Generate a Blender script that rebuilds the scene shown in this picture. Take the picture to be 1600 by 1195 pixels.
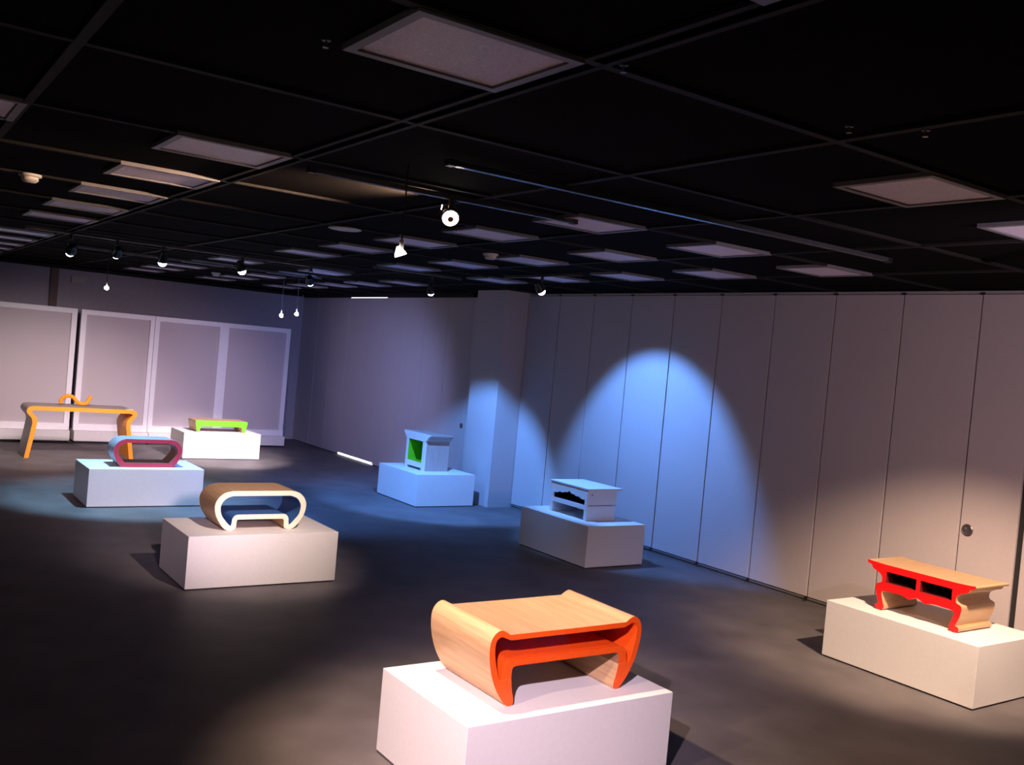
import bpy, bmesh, math, random
from mathutils import Vector, Matrix, Quaternion
from mathutils.geometry import tessellate_polygon

for o in list(bpy.data.objects):
    bpy.data.objects.remove(o, do_unlink=True)
SC = bpy.context.scene
COL = SC.collection
random.seed(7)

# ------------------------------------------------------------------ camera
CAM_H = 2.15
F_PX, YAW, PITCH, ROLL = 1487.6, 0.604274, 0.025767, 0.090182
cd = bpy.data.cameras.new('camera')
cd.sensor_fit = 'HORIZONTAL'; cd.sensor_width = 36.0
cd.lens = F_PX / 1600.0 * 36.0
cd.clip_start = 0.05; cd.clip_end = 200
cam = bpy.data.objects.new('camera', cd); COL.objects.link(cam)
_f = Vector((math.sin(YAW)*math.cos(PITCH), math.cos(YAW)*math.cos(PITCH), -math.sin(PITCH)))
_r = Vector((math.cos(YAW), -math.sin(YAW), 0)); _u = _r.cross(_f)
_r2 = _r*math.cos(ROLL) + _u*math.sin(ROLL); _u2 = -_r*math.sin(ROLL) + _u*math.cos(ROLL)
cam.matrix_world = Matrix(((_r2.x, _u2.x, -_f.x, 0), (_r2.y, _u2.y, -_f.y, 0), (_r2.z, _u2.z, -_f.z, CAM_H), (0, 0, 0, 1)))
SC.camera = cam

# ------------------------------------------------------------------ world and exposure
w = bpy.data.worlds.new('world'); SC.world = w; w.use_nodes = True
w.node_tree.nodes['Background'].inputs[0].default_value = (0.5, 0.45, 0.6, 1)
w.node_tree.nodes['Background'].inputs[1].default_value = 0.0
vs = SC.view_settings
vs.view_transform = 'Standard'; vs.look = 'None'; vs.gamma = 1.0; vs.use_curve_mapping = False
vs.exposure = 0.0

# colours of the gallery lamps
WARM = (1.0, 0.70, 0.48); CREAM = (1.0, 0.74, 0.57); WHITE = (1.0, 0.86, 0.80); LILAC = (1.0, 0.76, 0.94)
AMBER = (1.0, 0.62, 0.40); PEACH = (1.0, 0.78, 0.69); BLUE = (0.10, 0.32, 1.0); BLUE2 = (0.32, 0.40, 1.0); COLD = (0.33, 0.68, 1.0); FRINGE = (0.75, 1.0, 0.70)

# lamps in fixtures built further down; fills, fringes, leak and hidden key are added
# name -> (position, target, colour, watts, cone in degrees, blend)
H = 3.085
SPOTS = {
    'big': ((2.86, 4.94, 2.945), (1.95, 2.90, 1.60), WARM, 40, 70, 1.0),
    'far1': ((1.85, 11.3, 2.87), (1.95, 16.0, 0.2), LILAC, 240, 60, 1.0),
    'far2':  ((2.32, 11.3, 2.90), (2.60, 15.5, 0.3), WARM, 160, 60, 1.0),
    'far3': ((2.82, 11.3, 2.88), (2.92, 12.0, 0.60), COLD, 700, 64, 0.5),
    'far4': ((3.74, 11.3, 2.90), (4.90, 11.6, 0.0), BLUE, 520, 85, 0.8),
    'far5': ((4.61, 11.3, 2.87), (7.3, 16.2, 0.3), BLUE2, 620, 75, 1.0),
    'blue6': ((5.69, 10.14, 2.85), (6.688, 11.248, 0.720), BLUE, 760, 66, 0.42),
    'fringe6': ((5.69, 10.14, 2.85), (6.688, 11.248, 0.720), FRINGE, 24, 70, 0.35),
    'blue7': ((6.06, 8.38, 2.90), (7.91, 8.42, 0.77), BLUE, 490, 73, 0.42),
    'fringe7': ((6.06, 8.38, 2.90), (7.91, 8.42, 0.77), FRINGE, 20, 77, 0.35),
    'pend1': ((2.18, 4.22, 2.605), (2.98, 3.97, 0.60), WARM, 320, 84, 0.6),
    'pend2': ((2.64, 13.3, 2.58), (2.45, 17.0, 0.15), WHITE, 520, 74, 1.0),
    'pend3': ((5.03, 13.3, 2.457), (4.40, 17.0, 0.4), LILAC, 380, 80, 1.0),
    'pend4': ((5.26, 13.3, 2.499), (5.20, 15.9, 0.20), WHITE, 1000, 42, 0.7),
    'near1': ((5.60, 2.60, 2.92), (6.85, 4.10, 0.60), WARM, 900, 56, 0.8),
    'near2': ((-1.00, 2.80, 2.90), (2.9, 4.0, 0.5), WARM, 440, 36, 0.8),
    'near3': ((0.25, 1.20, 2.90), (3.0, 4.0, 0.45), LILAC, 1180, 36, 1.0),
    'wall_fill': ((4.50, 1.00, 2.55), (7.9, 6.6, 1.9), LILAC, 180, 95, 1.0),  # unseen wide wash added to lift the dark folding wall
    'leak': ((2.83, 4.98, 3.00), (2.50, 5.30, 3.13), AMBER, 700, 80, 1.0),
    'added_key': ((3.02, 5.21, 2.985), (3.05, 8.10, 0.60), PEACH, 700, 35, 1.0),  # added key spot for the cream edged table, tucked behind the big one
    'rear_fill': ((0.60, -1.50, 2.90), (3.0, 11.8, 0.25), LILAC, 3300, 15, 1.0),  # unseen narrow spot added to brighten the crimson table's plinth front
}

# ------------------------------------------------------------------ materials
def mat(name, col, rough=0.5, metal=0.0, noise=0.0, nscale=20.0, bump=0.0, spec=0.5, emit=None, estr=0.0):
    m = bpy.data.materials.new(name); m.use_nodes = True
    nt = m.node_tree; b = nt.nodes['Principled BSDF']
    b.inputs['Base Color'].default_value = (*col, 1)
    b.inputs['Roughness'].default_value = rough
    b.inputs['Metallic'].default_value = metal
    b.inputs['Specular IOR Level'].default_value = spec
    tc = nt.nodes.new('ShaderNodeTexCoord')
    if noise > 0:
        n = nt.nodes.new('ShaderNodeTexNoise'); n.inputs['Scale'].default_value = nscale; n.inputs['Detail'].default_value = 5
        nt.links.new(tc.outputs['Object'], n.inputs['Vector'])
        r = nt.nodes.new('ShaderNodeValToRGB')
        r.color_ramp.elements[0].position = 0.3; r.color_ramp.elements[1].position = 0.7
        r.color_ramp.elements[0].color = (*[c*(1-noise) for c in col], 1)
        r.color_ramp.elements[1].color = (*[min(1, c*(1+noise)) for c in col], 1)
        nt.links.new(n.outputs['Fac'], r.inputs['Fac']); nt.links.new(r.outputs['Color'], b.inputs['Base Color'])
        if bump > 0:
            bp = nt.nodes.new('ShaderNodeBump'); bp.inputs['Strength'].default_value = bump; bp.inputs['Distance'].default_value = 0.004
            nt.links.new(n.outputs['Fac'], bp.inputs['Height']); nt.links.new(bp.outputs['Normal'], b.inputs['Normal'])
    if emit:
        b.inputs['Emission Color'].default_value = (*emit, 1); b.inputs['Emission Strength'].default_value = estr
    return m

def wood(name, c0, c1, axis='x', rough=0.42, scale=1.0):
    m = bpy.data.materials.new(name); m.use_nodes = True
    nt = m.node_tree; b = nt.nodes['Principled BSDF']; b.inputs['Roughness'].default_value = rough
    tc = nt.nodes.new('ShaderNodeTexCoord'); mp = nt.nodes.new('ShaderNodeMapping')
    s = {'x': (2.0, 45, 45), 'y': (45, 2.0, 45), 'z': (45, 45, 2.0)}[axis]
    mp.inputs['Scale'].default_value = [v*scale for v in s]
    nt.links.new(tc.outputs['Object'], mp.inputs['Vector'])
    n = nt.nodes.new('ShaderNodeTexNoise'); n.inputs['Scale'].default_value = 1.6; n.inputs['Detail'].default_value = 6; n.inputs['Distortion'].default_value = 0.35
    nt.links.new(mp.outputs['Vector'], n.inputs['Vector'])
    r = nt.nodes.new('ShaderNodeValToRGB'); r.color_ramp.elements[0].position = 0.33; r.color_ramp.elements[1].position = 0.66
    r.color_ramp.elements[0].color = (*c0, 1); r.color_ramp.elements[1].color = (*c1, 1)
    nt.links.new(n.outputs['Fac'], r.inputs['Fac']); nt.links.new(r.outputs['Color'], b.inputs['Base Color'])
    bp = nt.nodes.new('ShaderNodeBump'); bp.inputs['Strength'].default_value = 0.08; bp.inputs['Distance'].default_value = 0.002
    nt.links.new(n.outputs['Fac'], bp.inputs['Height']); nt.links.new(bp.outputs['Normal'], b.inputs['Normal'])
    return m

M = {}
M['floor'] = mat('floor_vinyl', (0.130, 0.114, 0.118), 0.6, noise=0.2, nscale=2.3, bump=0.02, spec=0.3)
M['ceiling'] = mat('ceiling_black', (0.008, 0.0072, 0.0072), 0.95, noise=0.2, nscale=60, spec=0.02)
M['bar'] = mat('grid_black', (0.022, 0.020, 0.020), 0.7, noise=0.15, nscale=30, spec=0.1)
M['wall'] = mat('fabric_grey', (0.55, 0.48, 0.48), 0.85, noise=0.05, nscale=140, bump=0.05, spec=0.2)
M['wallplain'] = mat('wall_paint', (0.38, 0.35, 0.39), 0.8, noise=0.04, nscale=12, spec=0.2)
M['joint'] = mat('joint_dark', (0.03, 0.028, 0.03), 0.7, noise=0.1, spec=0.2)
M['seal'] = mat('seal_strip', (0.16, 0.15, 0.15), 0.6, noise=0.1)
M['trackhead'] = mat('head_track', (0.40, 0.37, 0.36), 0.6, noise=0.05)
M['pilaster'] = mat('pilaster_brown', (0.16, 0.11, 0.105), 0.8, noise=0.1)
M['white'] = mat('white_paint', (0.80, 0.77, 0.76), 0.55, noise=0.02, nscale=40, bump=0.02)
M['plinth'] = mat('plinth_dark', (0.03, 0.03, 0.03), 0.8, noise=0.1)
M['frame'] = mat('frame_white', (0.78, 0.75, 0.78), 0.5, noise=0.02)
M['panel'] = mat('display_panel', (0.50, 0.44, 0.46), 0.9, noise=0.05, nscale=120, bump=0.05, spec=0.1)
M['base'] = mat('display_base', (0.70, 0.66, 0.64), 0.6, noise=0.03)
M['troffer'] = mat('troffer_frame', (0.20, 0.19, 0.21), 0.5, noise=0.08)
M['diffuser'] = mat('prismatic_lens', (0.80, 0.72, 0.88), 0.45, noise=0.14, nscale=110, bump=0.4)
M['black'] = mat('black_metal', (0.012, 0.012, 0.014), 0.45, noise=0.1)
M['track'] = mat('track_black', (0.06, 0.06, 0.065), 0.25, noise=0.1, spec=0.6)
M['plastic'] = mat('white_plastic', (0.75, 0.73, 0.70), 0.5, noise=0.02)
M['chrome'] = mat('brushed_metal', (0.42, 0.40, 0.40), 0.35, metal=0.9, noise=0.1)
M['knob'] = mat('dark_metal', (0.13, 0.11, 0.12), 0.35, metal=0.5, noise=0.1)
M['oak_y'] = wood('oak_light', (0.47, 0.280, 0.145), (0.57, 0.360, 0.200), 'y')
M['oak_x'] = wood('oak_light_long', (0.47, 0.280, 0.145), (0.57, 0.360, 0.200), 'x')
M['oak_z'] = wood('oak_light_upright', (0.47, 0.280, 0.145), (0.57, 0.360, 0.200), 'z')
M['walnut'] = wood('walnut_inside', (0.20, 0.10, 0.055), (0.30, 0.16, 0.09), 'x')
M['taupe'] = wood('taupe_veneer', (0.26, 0.21, 0.19), (0.34, 0.28, 0.25), 'x')
M['greyveneer'] = wood('grey_veneer', (0.42, 0.31, 0.28), (0.50, 0.38, 0.34), 'z')
M['greypaint'] = mat('pale_grey_paint', (0.34, 0.32, 0.38), 0.45, noise=0.03)
M['orange'] = mat('orange_paint', (0.80, 0.085, 0.006), 0.45, noise=0.04, nscale=60)
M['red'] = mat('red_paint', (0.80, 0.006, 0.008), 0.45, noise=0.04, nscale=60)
M['crimson'] = mat('crimson_paint', (0.50, 0.028, 0.065), 0.45, noise=0.04, nscale=60)
M['cream'] = mat('cream_paint', (0.86, 0.80, 0.62), 0.45, noise=0.02)
M['blue'] = mat('blue_paint', (0.045, 0.14, 0.38), 0.45, noise=0.05)
M['green'] = mat('lime_paint', (0.13, 0.52, 0.012), 0.45, noise=0.04)
M['yellow'] = mat('amber_paint', (0.85, 0.30, 0.015), 0.45, noise=0.04)
M['palewhite'] = mat('ivory_paint', (0.80, 0.76, 0.74), 0.45, noise=0.02)
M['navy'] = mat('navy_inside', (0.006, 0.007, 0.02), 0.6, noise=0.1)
M['red_shaded'] = mat('shaded_red_inside', (0.13, 0.004, 0.008), 0.6, noise=0.05)  # red inside paint, darkened to hold the shade of the openings
M['redwood'] = wood('reddish_inside', (0.20, 0.060, 0.045), (0.28, 0.095, 0.070), 'x')
M['glow_warm'] = mat('lamp_glow_warm', (1, 1, 1), 0.5, emit=(1.0, 0.85, 0.72), estr=22)
M['glow_cold'] = mat('lamp_glow_cold', (1, 1, 1), 0.5, emit=(0.85, 0.92, 1.0), estr=14)
M['gap_glow'] = mat('leaking_light_glow', (1, 1, 1), 0.5, emit=(0.95, 0.97, 1.0), estr=3.5)  # emission standing in for light leaking from the room next door

# ------------------------------------------------------------------ mesh helpers
def link(name, me, parent=None):
    o = bpy.data.objects.new(name, me); COL.objects.link(o)
    if parent is not None:
        o.parent = parent
    return o

def empty(name, loc, label=None, cat=None, group=None):
    o = bpy.data.objects.new(name, None); COL.objects.link(o); o.location = loc; o.empty_display_size = 0.1
    tag(o, label, cat, group); return o

def tag(o, label=None, cat=None, group=None, kind=None):
    if label: o['label'] = label
    if cat: o['category'] = cat
    if group: o['group'] = group
    if kind: o['kind'] = kind
    return o

def finish(me, smooth=False, ang=35):
    me.update()
    if smooth:
        for p in me.polygons: p.use_smooth = True
        me.set_sharp_from_angle(angle=math.radians(ang))

def off(parent):
    return Vector(parent.location) if parent is not None else Vector((0, 0, 0))

def box(name, lo, hi, m, parent=None, bevel=0.0):
    """axis aligned box in world coordinates (parent has no rotation)"""
    d = off(parent); bm = bmesh.new()
    bmesh.ops.create_cube(bm, size=1)
    c = (Vector(lo)+Vector(hi))/2; s = Vector(hi)-Vector(lo)
    base = Vector((0, 0, 0))
    for v in bm.verts:
        v.co = Vector((v.co.x*s.x, v.co.y*s.y, v.co.z*s.z))
    if bevel > 0:
        bmesh.ops.bevel(bm, geom=bm.edges[:], offset=bevel, segments=2, affect='EDGES', profile=0.6)
    if parent is None:
        base = c
    for v in bm.verts:
        v.co += c - d - (base if parent is None else Vector((0, 0, 0)))
    me = bpy.data.meshes.new(name); bm.to_mesh(me); bm.free(); me.materials.append(m); finish(me)
    o = link(name, me, parent)
    if parent is None: o.location = base
    return o

def catmull(pts, n=6, closed=False):
    out = []; k = len(pts)
    P = lambda i: Vector(pts[i % k]) if closed else Vector(pts[max(0, min(k-1, i))])
    for i in range(k if closed else k-1):
        p0, p1, p2, p3 = P(i-1), P(i), P(i+1), P(i+2)
        for j in range(n):
            t = j/n
            out.append(0.5*((2*p1)+(-p0+p2)*t+(2*p0-5*p1+4*p2-p3)*t*t+(-p0+3*p1-3*p2+p3)*t**3))
    if not closed: out.append(P(k-1))
    return [tuple(p) for p in out]

def mirror_loop(half):
    """half profile from centre-top ... (u,z) u>=0, first and last may be on u=0; returns closed loop"""
    right = list(half); left = [(-u, z) for u, z in reversed(half)]
    out = right[:]
    for p in left:
        if abs(p[0]) < 1e-6 and any(abs(p[0]-q[0]) < 1e-6 and abs(p[1]-q[1]) < 1e-6 for q in out): continue
        out.append(p)
    return out

def extrude(name, loops, mats, a0, a1, parent, plane='y', centre=0.0, zbase=0.0, smooth=True):
    """Solid with the cross-section loops[0] minus loops[1:], extruded from a0 to a1.
    loops: list of (points, side material index or list of indices per segment). Caps use material 0.
    plane 'y': section lies in (x,z), extruded along y;  'x': section lies in (y,z), extruded along x."""
    d = off(parent)
    polys = [[Vector((p[0], p[1], 0)) for p in lp[0]] for lp in loops]
    tris = tessellate_polygon(polys)
    flat = [p for lp in polys for p in lp]
    def W(p, a):
        if plane == 'y': return Vector((centre+p[0], a, zbase+p[1]))-d
        return Vector((a, centre+p[0], zbase+p[1]))-d
    nv = len(flat)
    verts = [W(p, a0) for p in flat]+[W(p, a1) for p in flat]
    faces = []; mi = []
    for t in tris:
        faces.append(tuple(t)); mi.append(0)
        faces.append(tuple(nv+i for i in reversed(t))); mi.append(0)
    s = 0
    for pts, mm in loops:
        k = len(pts)
        for i in range(k):
            j = (i+1) % k
            faces.append((s+i, s+j, nv+s+j, nv+s+i)); mi.append(mm[i] if isinstance(mm, (list, tuple)) else mm)
        s += k
    me = bpy.data.meshes.new(name); me.from_pydata(verts, [], faces)
    for m in mats: me.materials.append(m)
    for p, i in zip(me.polygons, mi): p.material_index = i
    bm = bmesh.new(); bm.from_mesh(me); bmesh.ops.recalc_face_normals(bm, faces=bm.faces[:]); bm.to_mesh(me); bm.free()
    finish(me, smooth, 40)
    return link(name, me, parent)

def lathe(name, prof, m, parent=None, seg=20, mtx=None, smooth=True):
    """profile of (r,z) revolved around z, then moved by mtx (local to the parent)"""
    bm = bmesh.new(); rings = []
    for r, z in prof:
        if r < 1e-6: rings.append([bm.verts.new((0, 0, z))])
        else: rings.append([bm.verts.new((r*math.cos(2*math.pi*i/seg), r*math.sin(2*math.pi*i/seg), z)) for i in range(seg)])
    for a, b in zip(rings, rings[1:]):
        for i in range(seg):
            j = (i+1) % seg
            if len(a) == 1 and len(b) == 1: continue
            if len(a) == 1: bm.faces.new((a[0], b[i], b[j]))
            elif len(b) == 1: bm.faces.new((a[i], a[j], b[0]))
            else: bm.faces.new((a[i], a[j], b[j], b[i]))
    bmesh.ops.recalc_face_normals(bm, faces=bm.faces[:])
    if mtx is not None: bmesh.ops.transform(bm, matrix=mtx, verts=bm.verts[:])
    me = bpy.data.meshes.new(name); bm.to_mesh(me); bm.free(); me.materials.append(m); finish(me, smooth, 40)
    return link(name, me, parent)

def tube(name, pts, rad, m, parent=None, seg=10, closed_ends=True):
    """tube along pts (parent-local); rad a number or list"""
    bm = bmesh.new(); rings = []; P = [Vector(p) for p in pts]; n = len(P)
    for i, p in enumerate(P):
        t = (P[min(n-1, i+1)]-P[max(0, i-1)]).normalized()
        q = Vector((0, 0, 1)).rotation_difference(t); r = rad[i] if isinstance(rad, (list, tuple)) else rad
        rings.append([bm.verts.new(p+q @ Vector((r*math.cos(2*math.pi*k/seg), r*math.sin(2*math.pi*k/seg), 0))) for k in range(seg)])
    for a, b in zip(rings, rings[1:]):
        best = min(range(seg), key=lambda s: sum((a[k].co-b[(k+s) % seg].co).length for k in range(seg)))
        for k in range(seg):
            j = (k+1) % seg
            bm.faces.new((a[k], a[j], b[(j+best) % seg], b[(k+best) % seg]))
    if closed_ends:
        bm.faces.new(list(reversed(rings[0]))); bm.faces.new(rings[-1])
    bmesh.ops.recalc_face_normals(bm, faces=bm.faces[:])
    me = bpy.data.meshes.new(name); bm.to_mesh(me); bm.free(); me.materials.append(m); finish(me, True, 50)
    return link(name, me, parent)

# ------------------------------------------------------------------ the room
XW, XF = 7.91, 7.78          # near and far part of the right-hand folding wall
YB = 19.3
X0, Y0 = -4.0, -4.0
tag(box('floor', (X0, Y0, -0.10), (8.4, YB+0.3, 0.0), M['floor']), kind='structure')
ceil = tag(box('ceiling', (X0, Y0, H+0.012), (8.4, YB+0.3, H+0.15), M['ceiling']), kind='structure')
tag(box('wall_left', (X0-0.15, Y0, 0), (X0, YB, H), M['wallplain']), kind='structure')
tag(box('wall_front', (X0, Y0-0.15, 0), (8.4, Y0, H), M['wallplain']), kind='structure')
wb = tag(box('wall_back', (X0, YB, 0), (8.4, YB+0.15, H), M['wallplain']), kind='structure')
tag(box('trim_1', (2.86, YB-0.05, 0), (2.99, YB, H-0.04), M['pilaster']), kind='structure')
tag(box('trim_2', (X0, YB-0.10, H-0.045), (7.7, YB, H+0.01), M['bar']), kind='structure')
sg = tag(box('wall_plate', (3.21, YB-0.03, 2.81), (3.46, YB, 2.94), M['trackhead'], bevel=0.005), 'small pale rectangular plate high on the back wall beside the brown pilaster', 'sign')

def child_bar(name, lo, hi, m, parent, me_cache={}):
    o = box(name, lo, hi, m, parent); return o

# ceiling grid: lines every 1.235 m across and 1.21 m along, plus the edge lines of the light slots
GX = [0.56 + 1.235*k for k in range(-4, 7)]
GY = [2.36 + 1.21*k for k in range(-5, 14)]
bw = 0.019
def gbar(lo, hi, m=None):
    c = (Vector(lo)+Vector(hi))/2
    o = box('grid_bar', lo, hi, m or M['bar'], ceil); return o
for x in GX:
    if x < XW-0.1:
        if abs(x-1.795) < 0.02:
            gbar((x-0.012, Y0, H-0.004), (x+0.012, YB-0.1, H+0.013)); gbar((x+0.06, Y0, H-0.004), (x+0.084, YB-0.1, H+0.013))
        else:
            gbar((x-bw, Y0, H-0.004), (x+bw, YB-0.1, H+0.013))
for y in GY:
    if y < YB-0.2:
        gbar((X0, y-bw, H-0.003), (XW, y+bw, H+0.014))

# right-hand folding wall: near part, fabric panels with dark joints
wr = tag(box('wall_right', (XW+0.012, Y0, 0.0), (XW+0.14, 11.2, H), M['joint']), kind='structure')
joints = [11.20, 10.455, 9.715, 8.972, 8.228, 7.48, 6.73, 5.975, 5.232, 4.487, 3.975, 3.23, 2.48, 1.73, 0.98, 0.23, -0.52, -1.27, -2.02, -2.77, -3.52]
pan = []
for a, b in zip(joints, joints[1:]):
    g0 = 0.008 if a != 3.975 else 0.034
    p = box('panel', (XW-0.012, b+0.008 if b != 3.975 else b+0.02, 0.055), (XW+0.013, a-g0, H-0.030), M['wall'], wr, bevel=0.003)
    pan.append(p)
box('head_track', (XW-0.006, Y0, H-0.024), (XW+0.013, 11.2, H), M['trackhead'], wr)
box('floor_seal', (XW-0.002, Y0, 0.0), (XW+0.013, 11.2, 0.022), M['seal'], wr)
box('floor_seal', (XW-0.016, Y0, 0.030), (XW+0.013, 11.2, 0.046), M['seal'], wr)
for j in joints[1:]:
    box('hinge', (XW-0.026, j-0.018, H-0.034), (XW+0.005, j+0.018, H-0.014), M['black'], wr)
    box('hinge', (XW-0.028, j-0.012, 0.024), (XW+0.005, j+0.012, 0.056), M['black'], wr)
# round pull on the panel next to the dark gap (a sub-part of that panel)
kp = pan[9]
mt = Matrix.Translation(Vector((XW-0.012, 4.41, 1.035))-Vector(wr.location)) @ Matrix.Rotation(math.radians(-90), 4, 'Y')
k = lathe('pull', [(0, 0.000), (0.050, 0.000), (0.052, 0.006), (0.044, 0.013), (0.036, 0.008), (0.0, 0.007)], M['knob'], kp, 24, mt)
tag(k, 'dark round recessed pull')
mt2 = mt @ Matrix.Translation((0.004, 0.020, 0.008))
lathe('latch', [(0, 0), (0.017, 0.0), (0.015, 0.008), (0, 0.010)], M['chrome'], kp, 14, mt2)

# column between the two parts of the wall
tag(box('column', (7.50, 11.20, 0), (8.05, 11.95, H+0.012), M['wall']), kind='structure')

# far part of the folding wall, set back behind the column
wf = tag(box('wall_right_far', (XF+0.012, 11.95, 0.0), (XF+0.14, YB, H), M['joint']), kind='structure')
jf = [11.95, 12.46, 13.21, 13.96, 14.71, 15.46, 16.205, 16.95, 17.70, 18.45, YB]
for a, b in zip(jf, jf[1:]):
    lift = 15.4 < a < 16.9
    p = box('panel', (XF-0.012, a+0.003, 0.038 if lift else 0.012), (XF+0.013, b-0.003, 3.018 if lift else 3.022), M['wall'], wf, bevel=0.002)
    if a == 12.46: kf = p
box('header', (XF-0.06, 12.43, 3.030), (XF+0.013, YB-0.1, H+0.01), M['bar'], wf)
mt = Matrix.Translation(Vector((XF-0.012, 12.52, 1.035))-Vector(wf.location)) @ Matrix.Rotation(math.radians(-90), 4, 'Y')
tag(lathe('pull', [(0, 0), (0.04, 0), (0.042, 0.006), (0.03, 0.014), (0, 0.012)], M['knob'], kf, 20, mt), 'dark round pull')
tag(box('glow_strip', (XF-0.004, 15.47, 0.002), (XF+0.011, 16.95, 0.034), M['gap_glow'], wf), 'glowing strip standing for light that leaks under the wall panels')  # emissive box set in the gap to imitate light leaking through
tag(box('glow_strip', (XF-0.004, 15.44, 3.0195), (XF+0.011, 16.93, 3.0295), M['gap_glow'], wf), 'glowing strip standing for light that leaks above the wall panels')

# ------------------------------------------------------------------ display walls at the back
def display_wall(x0, x1, stiles, label, ends=(True, True)):
    t = empty('display_wall', ((x0+x1)/2, 17.95, 0), label, 'partition', 'white framed display walls')
    zt, zb = 2.32, 0.33; y0, y1 = 17.88, 17.96
    box('base', (x0+0.002, 17.74, 0.035), (x1-0.002, 18.16, 0.215), M['base'], t, bevel=0.006)
    box('toe_kick', (x0+0.02, 17.78, 0.0), (x1-0.02, 18.12, 0.036), M['plinth'], t)
    box('top_rail', (x0, y0, zt-0.085), (x1, y1, zt), M['frame'], t, bevel=0.004)
    box('bottom_rail', (x0, y0-0.02, 0.214), (x1, y1, zb), M['frame'], t, bevel=0.004)
    for a, b in stiles:
        box('stile', (a, y0, zb-0.001), (b, y1, zt-0.084), M['frame'], t, bevel=0.004)
    for (a, b), (c, d) in zip(stiles, stiles[1:]):
        box('panel', (b-0.002, y0+0.03, zb-0.001), (c+0.002, y1-0.01, zt-0.084), M['panel'], t)
display_wall(0.60, 3.118, [(0.60, 0.68), (1.82, 1.915), (3.03, 3.118)], 'leftmost white framed display wall, cut off by the left edge of the photo')
display_wall(3.180, 4.418, [(3.180, 3.270), (4.340, 4.418)], 'narrow single panel white framed display wall behind the tall amber table')
display_wall(4.424, 6.990, [(4.424, 4.508), (5.600, 5.775), (6.905, 6.990)], 'double panel white framed display wall behind the green low table')

# ------------------------------------------------------------------ plinths
def plinth(lo, hi, z, label):
    t = empty('plinth', ((lo[0]+hi[0])/2, (lo[1]+hi[1])/2, 0), label, 'plinth', 'white display plinths')
    box('body', (lo[0], lo[1], 0.012), (hi[0], hi[1], z), M['white'], t, bevel=0.003)
    box('foot', (lo[0]+0.012, lo[1]+0.012, 0.0), (hi[0]-0.012, hi[1]-0.012, 0.013), M['plinth'], t)
Z = 0.45
plinth((2.400, 3.580), (3.695, 4.435), Z, 'white plinth in the foreground under the orange edged oak table')
plinth((6.500, 3.465), (7.335, 4.720), Z, 'white plinth at the right edge under the red fronted table')
plinth((2.335, 7.830), (3.665, 8.640), Z, 'white plinth under the cream edged table with blue inside')
plinth((2.275, 11.615), (3.585, 12.440), Z, 'white plinth under the crimson edged oval table')
plinth((4.530, 15.900), (5.830, 16.700), 0.44, 'brightly lit white plinth under the lime green low table')
plinth((6.390, 11.300), (7.315, 12.470), Z, 'blue lit white plinth under the cabinet with the lime green niche')
plinth((6.455, 7.695), (7.265, 8.920), Z, 'white plinth under the white cabinet with the scalloped opening')

# ------------------------------------------------------------------ furniture
# --- orange edged oak table
XC = 3.076
t = empty('scroll_table', (XC, 4.02, Z), 'low oak table with scrolled ends and bright orange edges, in the foreground', 'table')
outer = catmull([(0.374, 0.356), (0.401, 0.373), (0.427, 0.382), (0.453, 0.374), (0.475, 0.352), (0.487, 0.320), (0.488, 0.270), (0.478, 0.208), (0.456, 0.140), (0.426, 0.081), (0.388, 0.028), (0.358, 0.002)], 5)
leg_in = catmull([(0.340, 0.0), (0.325, 0.008), (0.323, 0.031), (0.337, 0.081), (0.346, 0.135)], 4)
shell_in = catmull([(0.405, 0.136), (0.419, 0.140), (0.437, 0.190), (0.453, 0.253), (0.457, 0.305), (0.449, 0.336), (0.425, 0.349), (0.400, 0.341), (0.367, 0.328)], 5)
shell_in[0] = (0.400, 0.135)
half = [(0, 0.355)] + outer + leg_in + shell_in + [(0, 0.328)]
def loop_mats(half, f):
    """material index per segment for the mirrored loop"""
    lp = mirror_loop(half); k = len(lp); out = []
    for i in range(k):
        a, b = lp[i], lp[(i+1) % k]; out.append(f((abs(a[0])+abs(b[0]))/2, (a[1]+b[1])/2, i))
    return lp, out
no = len(outer)
nouter = 1+no
# two-sided ring: build right outer contour, then left, closed through the inside
R = [(0, 0.355)] + outer + leg_in + shell_in
L = [(-u, z) for u, z in ([(0, 0.355)] + outer + leg_in + shell_in)]
lp = R + [(u, z) for u, z in reversed(L[1:])]
mm = []
nR = len(R); nt = len(lp)
for i in range(nt):
    if i < nouter: mm.append(1)
    elif i < nR: mm.append(1 if i < nouter+len(leg_in) else 0)
    elif i == nR-1: mm.append(0)
    else:
        jm = nt - i                   # mirrored index
        mm.append(1 if jm <= nouter+len(leg_in) and not (jm > nouter+len(leg_in)) else 0)
extrude('shell', [(lp, mm)], [M['orange'], M['oak_y']], 3.730, 4.300, t, 'y', XC, Z)
sh_out = catmull([(0.32, 0.230), (0.362, 0.226), (0.386, 0.206), (0.397, 0.175), (0.404, 0.1345)], 5)
sh_in = catmull([(0.3455, 0.1345), (0.345, 0.173), (0.339, 0.190), (0.321, 0.197)], 4)
R = sh_out + sh_in
lp = R + [(-u, z) for u, z in reversed(R)]
ns = len(sh_out); nR = len(R); k = len(lp)
mm = [0]*k
for i in range(k):
    if ns <= i < nR: mm[i] = 1
    if nR-1 <= i < k-ns: mm[i] = 1
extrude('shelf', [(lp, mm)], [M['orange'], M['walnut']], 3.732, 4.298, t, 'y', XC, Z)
lathe('screw_hole', [(0, 0.0005), (0.006, 0.0005), (0.006, 0.0)], M['black'], t, 12, Matrix.Translation((0.325, -0.215, 0.355)))

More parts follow.
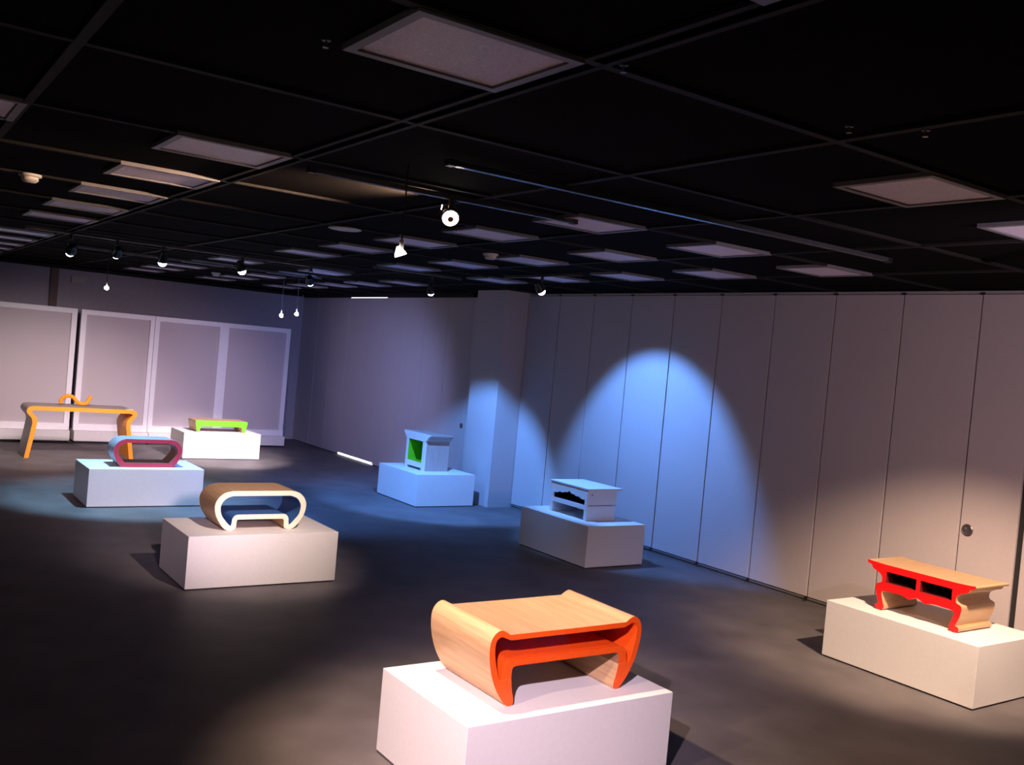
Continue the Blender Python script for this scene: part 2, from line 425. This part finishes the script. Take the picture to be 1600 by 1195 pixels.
# --- red fronted table
YC = 4.068
t = empty('altar_table', (6.90, YC, Z), 'low oak table with a bright red scroll-cut front and two dark openings', 'table')
prof = [(0.0, 0.356), (0.30, 0.357), (0.40, 0.361), (0.438, 0.365), (0.446, 0.355), (0.436, 0.340), (0.405, 0.331), (0.398, 0.314), (0.385, 0.303), (0.357, 0.292), (0.330, 0.280), (0.310, 0.262), (0.304, 0.235), (0.306, 0.218), (0.319, 0.207), (0.345, 0.197), (0.352, 0.180), (0.351, 0.155), (0.342, 0.112), (0.326, 0.071), (0.316, 0.045), (0.332, 0.042), (0.346, 0.028), (0.340, 0.008), (0.318, 0.0), (0.290, 0.001), (0.274, 0.012), (0.268, 0.030), (0.280, 0.064), (0.294, 0.108), (0.298, 0.135), (0.286, 0.150), (0.250, 0.154), (0.205, 0.153), (0.160, 0.158), (0.128, 0.154), (0.100, 0.148), (0.075, 0.140), (0.058, 0.141), (0.040, 0.151), (0.022, 0.160), (0.0, 0.164)]
sm = catmull(prof[3:], 3)
half = prof[:3] + sm
lp = half + [(-u, z) for u, z in reversed(half[1:-1])]
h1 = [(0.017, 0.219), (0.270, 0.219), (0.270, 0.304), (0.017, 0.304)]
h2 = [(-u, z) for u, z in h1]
extrude('body', [(lp, 1), (h1, 2), (h2, 2)], [M['red'], M['oak_x'], M['red_shaded']], 6.682, 7.135, t, 'x', YC, Z+0.004)
box('back_panel', (7.02, YC-0.271, Z+0.218), (7.03, YC+0.271, Z+0.305), M['red_shaded'], t)

# --- cream edged table, blue inside
XC = 3.005
t = empty('hollow_table', (XC, 8.25, Z), 'low rounded oak table with cream edges and a blue inside', 'table')
half = [(0, 0.343)] + catmull([(0.26, 0.343), (0.330, 0.328), (0.380, 0.290), (0.407, 0.240), (0.411, 0.190), (0.394, 0.124), (0.349, 0.050), (0.308, 0.010), (0.268, 0.0), (0.236, 0.005), (0.217, 0.022), (0.213, 0.078), (0.202, 0.094)], 6)
lp = half + [(-u, z) for u, z in reversed(half[1:])]
ih = catmull([(0.262, 0.299), (0.318, 0.277), (0.352, 0.236), (0.361, 0.190), (0.346, 0.130), (0.304, 0.076), (0.270, 0.042), (0.259, 0.052), (0.251, 0.104), (0.228, 0.131), (0.197, 0.137)], 6)
hole = ih + [(-u, z) for u, z in reversed(ih)]
extrude('body', [(lp, 1), (hole, 2)], [M['cream'], M['oak_y'], M['blue']], 8.025, 8.475, t, 'y', XC, Z)

# --- crimson edged oval table
XC = 2.953
t = empty('oval_table', (XC, 11.95, Z), 'hollow oval pale grey table with a crimson front edge', 'table')
oh = catmull([(0.262, 0.336), (0.330, 0.312), (0.378, 0.258), (0.393, 0.195), (0.384, 0.140), (0.345, 0.060), (0.298, 0.0)], 6)
lp = oh + [(-u, z) for u, z in reversed(oh)]
ih = catmull([(0.245, 0.290), (0.298, 0.270), (0.334, 0.230), (0.345, 0.188), (0.335, 0.150), (0.302, 0.100), (0.256, 0.050)], 6)
hole = ih + [(-u, z) for u, z in reversed(ih)]
extrude('body', [(lp, 1), (hole, 2)], [M['crimson'], M['greypaint'], M['redwood']], 11.775, 12.12, t, 'y', XC, Z)

# --- lime green low table
XC = 5.192
t = empty('low_table', (XC, 16.25, 0.44), 'very low oak table with lime green edges', 'table')
oh = [(0.0, 0.192), (0.30, 0.192), (0.425, 0.195)] + catmull([(0.440, 0.188), (0.446, 0.165), (0.436, 0.110), (0.424, 0.060), (0.412, 0.012), (0.395, 0.0)], 4) + [(0.372, 0.0)] + catmull([(0.362, 0.030), (0.352, 0.072), (0.330, 0.094), (0.30, 0.098)], 4)
lp = oh + [(-u, z) for u, z in reversed(oh[1:])]
extrude('body', [(lp, 1)], [M['green'], M['oak_x']], 16.06, 16.50, t, 'y', XC, 0.44)

# --- tall amber table
XC = 2.945
t = empty('console_table', (XC, 16.10, 0), 'tall amber edged table with curled in legs, the only one standing on the floor', 'table')
oh = [(0, 0.784), (0.64, 0.784)] + catmull([(0.70, 0.784), (0.762, 0.768), (0.790, 0.724), (0.778, 0.672), (0.722, 0.606), (0.702, 0.540), (0.712, 0.460), (0.745, 0.235), (0.782, 0.0)], 6)
ih = catmull([(0.720, 0.0), (0.682, 0.235), (0.648, 0.455), (0.638, 0.545), (0.656, 0.618), (0.718, 0.692), (0.722, 0.708), (0.690, 0.724)], 6)
half = oh + ih
lp = half + [(-u, z) for u, z in reversed(half[1:])]
no, nh, k = len(oh), len(half), len(lp)
mm = []
for i in range(k):
    if i < no-1 or i >= k-(no-1): mm.append(1)
    else: mm.append(0)
extrude('body', [(lp, mm)], [M['yellow'], M['taupe']], 15.77, 16.45, t, 'y', XC, 0.0)
pts = catmull([(2.676, 0.816), (2.668, 0.856), (2.690, 0.893), (2.724, 0.922), (2.780, 0.940), (2.838, 0.918), (2.875, 0.878), (2.912, 0.836), (2.975, 0.822), (3.040, 0.832), (3.074, 0.890), (3.098, 0.952)], 10)
orn = empty('wave_ornament', (2.88, 16.12, 0.784), 'small amber ribbed wave shaped ornament standing on the tall amber table', 'ornament')
tube('wave', [(x-2.88, 0, z-0.784) for x, z in pts], [0.029+0.0055*math.sin(i*1.35) for i in range(len(pts))], M['yellow'], orn, 12)
box('card', (3.58, 15.80, 0.7842), (3.69, 15.90, 0.7875), M['palewhite'])
tag(bpy.data.objects['card'], 'small white card lying on the right corner of the tall amber table', 'card')
bpy.data.objects['card'].name = 'paper_card'

# --- cabinet with lime green niche
YC = 11.88
t = empty('pedestal_cabinet', (6.835, YC, Z), 'small grey veneered cabinet with white front and lime green niche', 'cabinet')
half = [(0, 0.520), (0.372, 0.520), (0.372, 0.505), (0.352, 0.486), (0.330, 0.470), (0.318, 0.452), (0.290, 0.436), (0.272, 0.420), (0.268, 0.0), (0.200, 0.0), (0.200, 0.036), (0.0, 0.036)]
lp = half + [(-u, z) for u, z in reversed(half[1:-1])]
hole = [(0.204, 0.112), (0.204, 0.414), (-0.204, 0.414), (-0.204, 0.112)]
extrude('front', [(lp, 0), (hole, 2)], [M['palewhite'], M['palewhite'], M['green']], 6.636, 6.662, t, 'x', YC, Z, smooth=False)
extrude('carcass', [(lp, 1), (hole, 2)], [M['greyveneer'], M['greyveneer'], M['green']], 6.6622, 7.035, t, 'x', YC, Z, smooth=False)
box('back_panel', (6.96, YC-0.206, Z+0.110), (6.975, YC+0.206, Z+0.416), M['green'], t)

# --- white cabinet with scalloped opening
YC = 8.305
t = empty('media_cabinet', (6.86, YC, Z), 'low white cabinet with a scalloped dark opening above an open shelf', 'cabinet')
box('top', (6.634, YC-0.352, Z+0.338), (7.12, YC+0.352, Z+0.356), M['palewhite'], t, bevel=0.003)
scal = [(0.285, 0.228), (0.262, 0.224), (0.225, 0.226), (0.200, 0.236), (0.160, 0.249), (0.150, 0.240), (0.118, 0.240), (0.092, 0.257), (0.082, 0.252), (0.040, 0.257), (0.022, 0.266), (0.0, 0.283)]
open1 = [(0.285, 0.166)] + scal + [(-u, z) for u, z in reversed(scal[:-1])] + [(-0.285, 0.166)]
open2 = [(0.285, 0.0), (0.285, 0.118), (-0.285, 0.118), (-0.285, 0.0)]
lp = [(0.33, 0.0), (0.33, 0.338), (-0.33, 0.338), (-0.33, 0.0), (-0.285, 0.0), (-0.285, 0.118), (0.285, 0.118), (0.285, 0.0)]
extrude('face_frame', [(lp, 0), (open1, 0)], [M['palewhite']], 6.640, 6.660, t, 'x', YC, Z, smooth=False)
for s in (-1, 1):
    a, b = (YC+0.310, YC+0.328) if s > 0 else (YC-0.328, YC-0.310)
    box('upper_side', (6.661, a, Z+0.171), (7.06, b, Z+0.338), M['palewhite'], t, bevel=0.002)
    box('lower_side', (6.661, a, Z+0.0), (7.055, b, Z+0.163), M['palewhite'], t, bevel=0.002)
box('shelf', (6.661, YC-0.312, Z+0.120), (7.05, YC+0.312, Z+0.163), M['palewhite'], t)
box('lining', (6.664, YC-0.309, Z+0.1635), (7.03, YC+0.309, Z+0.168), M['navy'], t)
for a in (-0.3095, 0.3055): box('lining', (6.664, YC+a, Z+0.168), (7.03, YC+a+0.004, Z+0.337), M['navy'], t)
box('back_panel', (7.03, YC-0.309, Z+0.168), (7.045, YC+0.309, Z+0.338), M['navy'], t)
box('lower_back', (7.03, YC-0.309, Z+0.0), (7.045, YC+0.309, Z+0.120), M['cream'], t)
lathe('screw', [(0, 0.003), (0.007, 0.003), (0.008, 0)], M['knob'], t, 12, Matrix.Translation((-0.155, -0.329, 0.285)) @ Matrix.Rotation(math.radians(90), 4, 'X'))

# ------------------------------------------------------------------ ceiling light panels
ORD = ['first', 'second', 'third', 'fourth', 'fifth', 'sixth', 'seventh', 'eighth', 'ninth', 'tenth', 'eleventh', 'twelfth']
rows = [1.15, 2.36, 4.76, 5.97, 7.18, 8.39, 9.60, 12.02, 13.23, 14.44, 15.65, 16.86]
cols = [(0.56, 'leftmost row', 4.0), (1.795, 'second row from the left', 1.0), (4.265, 'third row from the left', 2.0), (5.50, 'fourth row from the left', 2.0), (6.735, 'row nearest the folding wall', 4.0)]
LW, LD, FB = 0.585, 0.505, 0.034
def frame_mesh():
    bm = bmesh.new()
    lo, li = [(0, 0), (LW, 0), (LW, LD), (0, LD)], [(FB, FB), (LW-FB, FB), (LW-FB, LD-FB), (FB, LD-FB)]
    zb, zi = -0.012, 0.010
    V = lambda p, z: bm.verts.new((p[0], p[1], z))
    ob, ib, it, ot = [V(p, zb) for p in lo], [V(p, zb) for p in li], [V(p, zi) for p in li], [V(p, zi) for p in lo]
    for i in range(4):
        j = (i+1) % 4
        bm.faces.new((ob[i], ob[j], ib[j], ib[i])); bm.faces.new((ib[i], ib[j], it[j], it[i])); bm.faces.new((ob[j], ob[i], ot[i], ot[j])); bm.faces.new((ot[i], ot[j], it[j], it[i]))
    bmesh.ops.recalc_face_normals(bm, faces=bm.faces[:])
    me = bpy.data.meshes.new('light_frame'); bm.to_mesh(me); bm.free(); me.materials.append(M['troffer']); return me
def lens_mesh():
    bm = bmesh.new(); bmesh.ops.create_cube(bm, size=1)
    for v in bm.verts: v.co = Vector((LW/2+v.co.x*(LW-2*FB), LD/2+v.co.y*(LD-2*FB), 0.002+v.co.z*0.012))
    me = bpy.data.meshes.new('light_lens'); bm.to_mesh(me); bm.free(); me.materials.append(M['diffuser']); return me
FM, LM = frame_mesh(), lens_mesh()
for xr, cname, ymin in cols:
    n = 0
    for y in rows:
        if y < ymin: continue
        r = empty('ceiling_light', (xr-LW, y, H+0.0), 'unlit rectangular ceiling light, %s in the %s' % (ORD[n]+' from the camera', cname), 'ceiling light', 'unlit rectangular ceiling lights')
        link('frame', FM, r); link('diffuser', LM, r); n += 1

# ------------------------------------------------------------------ tracks, spotlights, pendants
def track(lo, hi, label):
    t = empty('light_track', ((lo[0]+hi[0])/2, (lo[1]+hi[1])/2, H-0.03), label, 'track', 'black lighting tracks')
    box('rail', (lo[0], lo[1], H-0.032), (hi[0], hi[1], H-0.004), M['track'], t, bevel=0.003)
    if hi[0]-lo[0] > hi[1]-lo[1]:
        for x in (lo[0], hi[0]-0.04): box('end_cap', (x-0.001, lo[1]-0.003, H-0.035), (x+0.041, hi[1]+0.003, H-0.003), M['black'], t)
    else:
        for y in (lo[1], hi[1]-0.04): box('end_cap', (lo[0]-0.003, y-0.001, H-0.035), (hi[0]+0.003, y+0.041, H-0.003), M['black'], t)
track((2.30, 4.03), (5.90, 4.07), 'long black lighting track across the ceiling nearest the camera')
track((1.95, 4.92), (3.80, 4.96), 'short black lighting track just behind the nearest one, above the bare glowing spotlight')
track((1.40, 11.28), (5.20, 11.32), 'black lighting track carrying the far row of spotlights')
track((6.04, 7.70), (6.08, 9.10), 'short black lighting track running along the folding wall')
track((4.90, 10.12), (6.10, 10.16), 'short black lighting track over the open floor, left of the column')
track((2.20, 13.28), (5.60, 13.32), 'black lighting track carrying the far hanging lamps')

def add_light(key, parent, world_pos, size=0.03):
    pos, tgt, colr, watt, cone, blend = SPOTS[key]
    l = bpy.data.lights.new('lamp_beam', 'SPOT'); l.energy = watt; l.color = colr; l.spot_size = math.radians(cone); l.spot_blend = blend; l.shadow_soft_size = size
    o = bpy.data.objects.new('lamp_beam', l); COL.objects.link(o); o.parent = parent
    d = (Vector(tgt)-Vector(pos)).normalized()
    if key in ('far5', 'rear_fill'): l.shadow_soft_size = 0.25
    o.location = Vector(world_pos)-off(parent); o.rotation_mode = 'QUATERNION'; o.rotation_quaternion = d.to_track_quat('-Z', 'Y')
    return o

def spotlight(key, label, glow, scale=1.0, light=True, group='track spotlights', top=None, dome=0.95, cap=False):
    pos, tgt = Vector(SPOTS[key][0]), Vector(SPOTS[key][1])
    d = (tgt-pos).normalized()
    t = empty('spotlight', pos, label, 'spotlight', group)
    s = scale; q = d.to_track_quat('-Z', 'Y').to_matrix().to_4x4()
    R1, Ln = 0.056*s, 0.10*s
    # open reflector head, lens at the pivot, body behind it
    hd = lathe('head', [(R1*0.86, -0.004*s), (R1, -0.004*s), (R1*1.02, 0.02*s), (R1*0.92, 0.05*s), (R1*0.62, 0.082*s), (R1*0.58, Ln+0.02*s), (0, Ln+0.022*s)], M['black'], t, 22, q)
    D = dome*R1
    lathe('lens', [(R1*0.88, 0.0)]+[(R1*0.88*math.cos(a*math.pi/16), -D*math.sin(a*math.pi/16)) for a in range(1, 8)]+[(0, -D)], M[glow], hd, 24, q)
    if cap: lathe('bulb_cap', [(0, -D-0.006*s), (R1*0.30, -D-0.004*s), (R1*0.36, -D+0.004*s), (R1*0.30, -D+0.012*s)], M['walnut'], hd, 16, q)
    tp = (top if top is not None else H-0.03)-pos.z
    pv = q @ Vector((0, 0, 0.05*s))
    for a in (-1, 1):
        e = q @ Vector((a*R1*1.06, 0, 0.045*s))
        tube('yoke_arm', [e, (e.x*0.9, e.y*0.9, max(e.z+0.05*s, 0.08*s)), (pv.x*0.3+e.x*0.25, pv.y*0.3+e.y*0.25, tp-0.045)], 0.005*s, M['black'], t, 8)
    lathe('adapter', [(0, tp-0.06), (0.016*s, tp-0.06), (0.020*s, tp-0.05), (0.020*s, tp), (0, tp)], M['black'], t, 14)
    if light: add_light(key, t, pos+d*(D+0.012))
    return t

def pendant(key, label, glow):
    pos, tgt = Vector(SPOTS[key][0]), Vector(SPOTS[key][1]); d = (tgt-pos).normalized()
    t = empty('pendant_lamp', pos, label, 'lamp', 'hanging lamps')
    q = d.to_track_quat('-Z', 'Y').to_matrix().to_4x4()
    tube('cord', [(0, 0, 0.075), (0, 0, H-0.03-pos.z)], 0.004, M['black'], t, 8)
    lathe('socket', [(0, 0.028), (0.010, 0.028), (0.011, 0.036), (0.011, 0.072), (0.006, 0.080), (0, 0.080)], M['plastic'], t, 14)
    sd = lathe('shade', [(0.029, -0.002), (0.030, 0.0), (0.024, 0.018), (0.012, 0.034), (0.007, 0.045), (0, 0.045)], M['glow_warm'] if glow else M['black'], t, 20, q)
    lathe('bulb', [(0.028, 0.0), (0.021, 0.010), (0, 0.013)], M['glow_warm'], sd, 20, q)
    add_light(key, t, pos+d*0.012)

sb = spotlight('big', 'large bare glowing spotlight hanging near the middle of the ceiling', 'glow_warm', 1.0, dome=0.35, cap=True)
add_light('leak', sb, SPOTS['leak'][0])
spotlight('far1', 'far spotlight at the left end of the far row', 'glow_cold', dome=1.4)
spotlight('far2', 'second far spotlight from the left in the far row', 'glow_cold')
spotlight('far3', 'third far spotlight from the left in the far row', 'glow_cold')
spotlight('far4', 'fourth far spotlight from the left in the far row', 'glow_cold')
spotlight('far5', 'rightmost far spotlight of the far row', 'glow_cold', dome=1.4)
s6 = spotlight('blue6', 'spotlight above the folding wall, left of the column', 'glow_cold', 0.8)
s7 = spotlight('blue7', 'spotlight above the folding wall, right of the column', 'glow_cold', 0.9)
pendant('pend1', 'nearest hanging lamp on a thin cord with a white socket', True)
add_light('fringe6', s6, Vector(SPOTS['fringe6'][0])+Vector((0, 0, -0.05))); add_light('fringe7', s7, Vector(SPOTS['fringe7'][0])+Vector((0, 0, -0.05)))
pendant('pend2', 'far hanging lamp at the left, above the amber table', True)
pendant('pend3', 'left lamp of the far hanging pair near the room corner', True)
pendant('pend4', 'right lamp of the far hanging pair near the room corner', True)
spotlight('added_key', 'small spotlight added to light the cream edged table, hidden behind the large glowing one', 'glow_warm', 0.55, dome=0.2)
for kx in ('near1', 'near2', 'near3', 'wall_fill', 'rear_fill'):
    spotlight(kx, {'near1': 'track spotlight outside the photo, aimed at the red fronted table', 'near2': 'track spotlight above the camera, aimed at the orange edged table',
                   'near3': 'track spotlight behind the camera, aimed at the cream edged table', 'rear_fill': 'unseen spotlight far behind the camera, added to brighten the plinth of the crimson edged table', 'wall_fill': 'unseen fill spotlight added to brighten the folding wall'}[kx], 'glow_warm')

# ------------------------------------------------------------------ small ceiling fittings
def detector(x, y, label, s=1.0):
    t = empty('smoke_detector', (x, y, H), label, 'smoke detector', 'white smoke detectors')
    lathe('base', [(0, -0.001), (0.072*s, -0.001), (0.072*s, -0.016*s), (0.060*s, -0.020*s), (0, -0.020*s)], M['plastic'], t, 24)
    lathe('cover', [(0.052*s, -0.018*s), (0.055*s, -0.040*s), (0.040*s, -0.054*s), (0, -0.058*s)], M['plastic'], t, 24)
detector(0.89, 7.17, 'white domed smoke detector at the far left of the ceiling')
detector(4.73, 7.38, 'white smoke detector in the middle of the ceiling')
detector(4.68, 15.4, 'tiny far smoke detector near the back of the ceiling')
t = empty('ceiling_disc', (3.24, 7.30, H), 'flat white round ceiling disc left of the hanging lamp', 'vent')
lathe('rim', [(0.135, -0.001), (0.135, -0.008), (0.120, -0.012), (0.112, -0.008), (0.112, -0.001)], M['plastic'], t, 32)
lathe('plate', [(0, -0.010), (0.113, -0.010), (0.113, -0.002)], M['plastic'], t, 32)
for (x, y, lab) in ((2.874, 2.19, 'sprinkler head by the ceiling grid crossing at the right'), (3.064, 2.011, 'brass sprinkler head on the ceiling bar at the right'), (1.90, 2.30, 'tiny sprinkler head at the corner of the nearest ceiling light'), (1.147, 2.845, 'tiny sprinkler head left of the nearest ceiling light')):
    t = empty('sprinkler_head', (x, y, H), lab, 'sprinkler', 'ceiling sprinkler heads')
    lathe('flange', [(0, -0.001), (0.016, -0.001), (0.014, -0.004), (0, -0.005)], M['black'], t, 16)
    lathe('stem', [(0.004, -0.004), (0.004, -0.022), (0, -0.022)], M['knob'], t, 10)
    lathe('deflector', [(0, -0.022), (0.010, -0.023), (0.010, -0.025), (0, -0.026)], M['chrome' if x > 2.9 else 'knob'], t, 12)
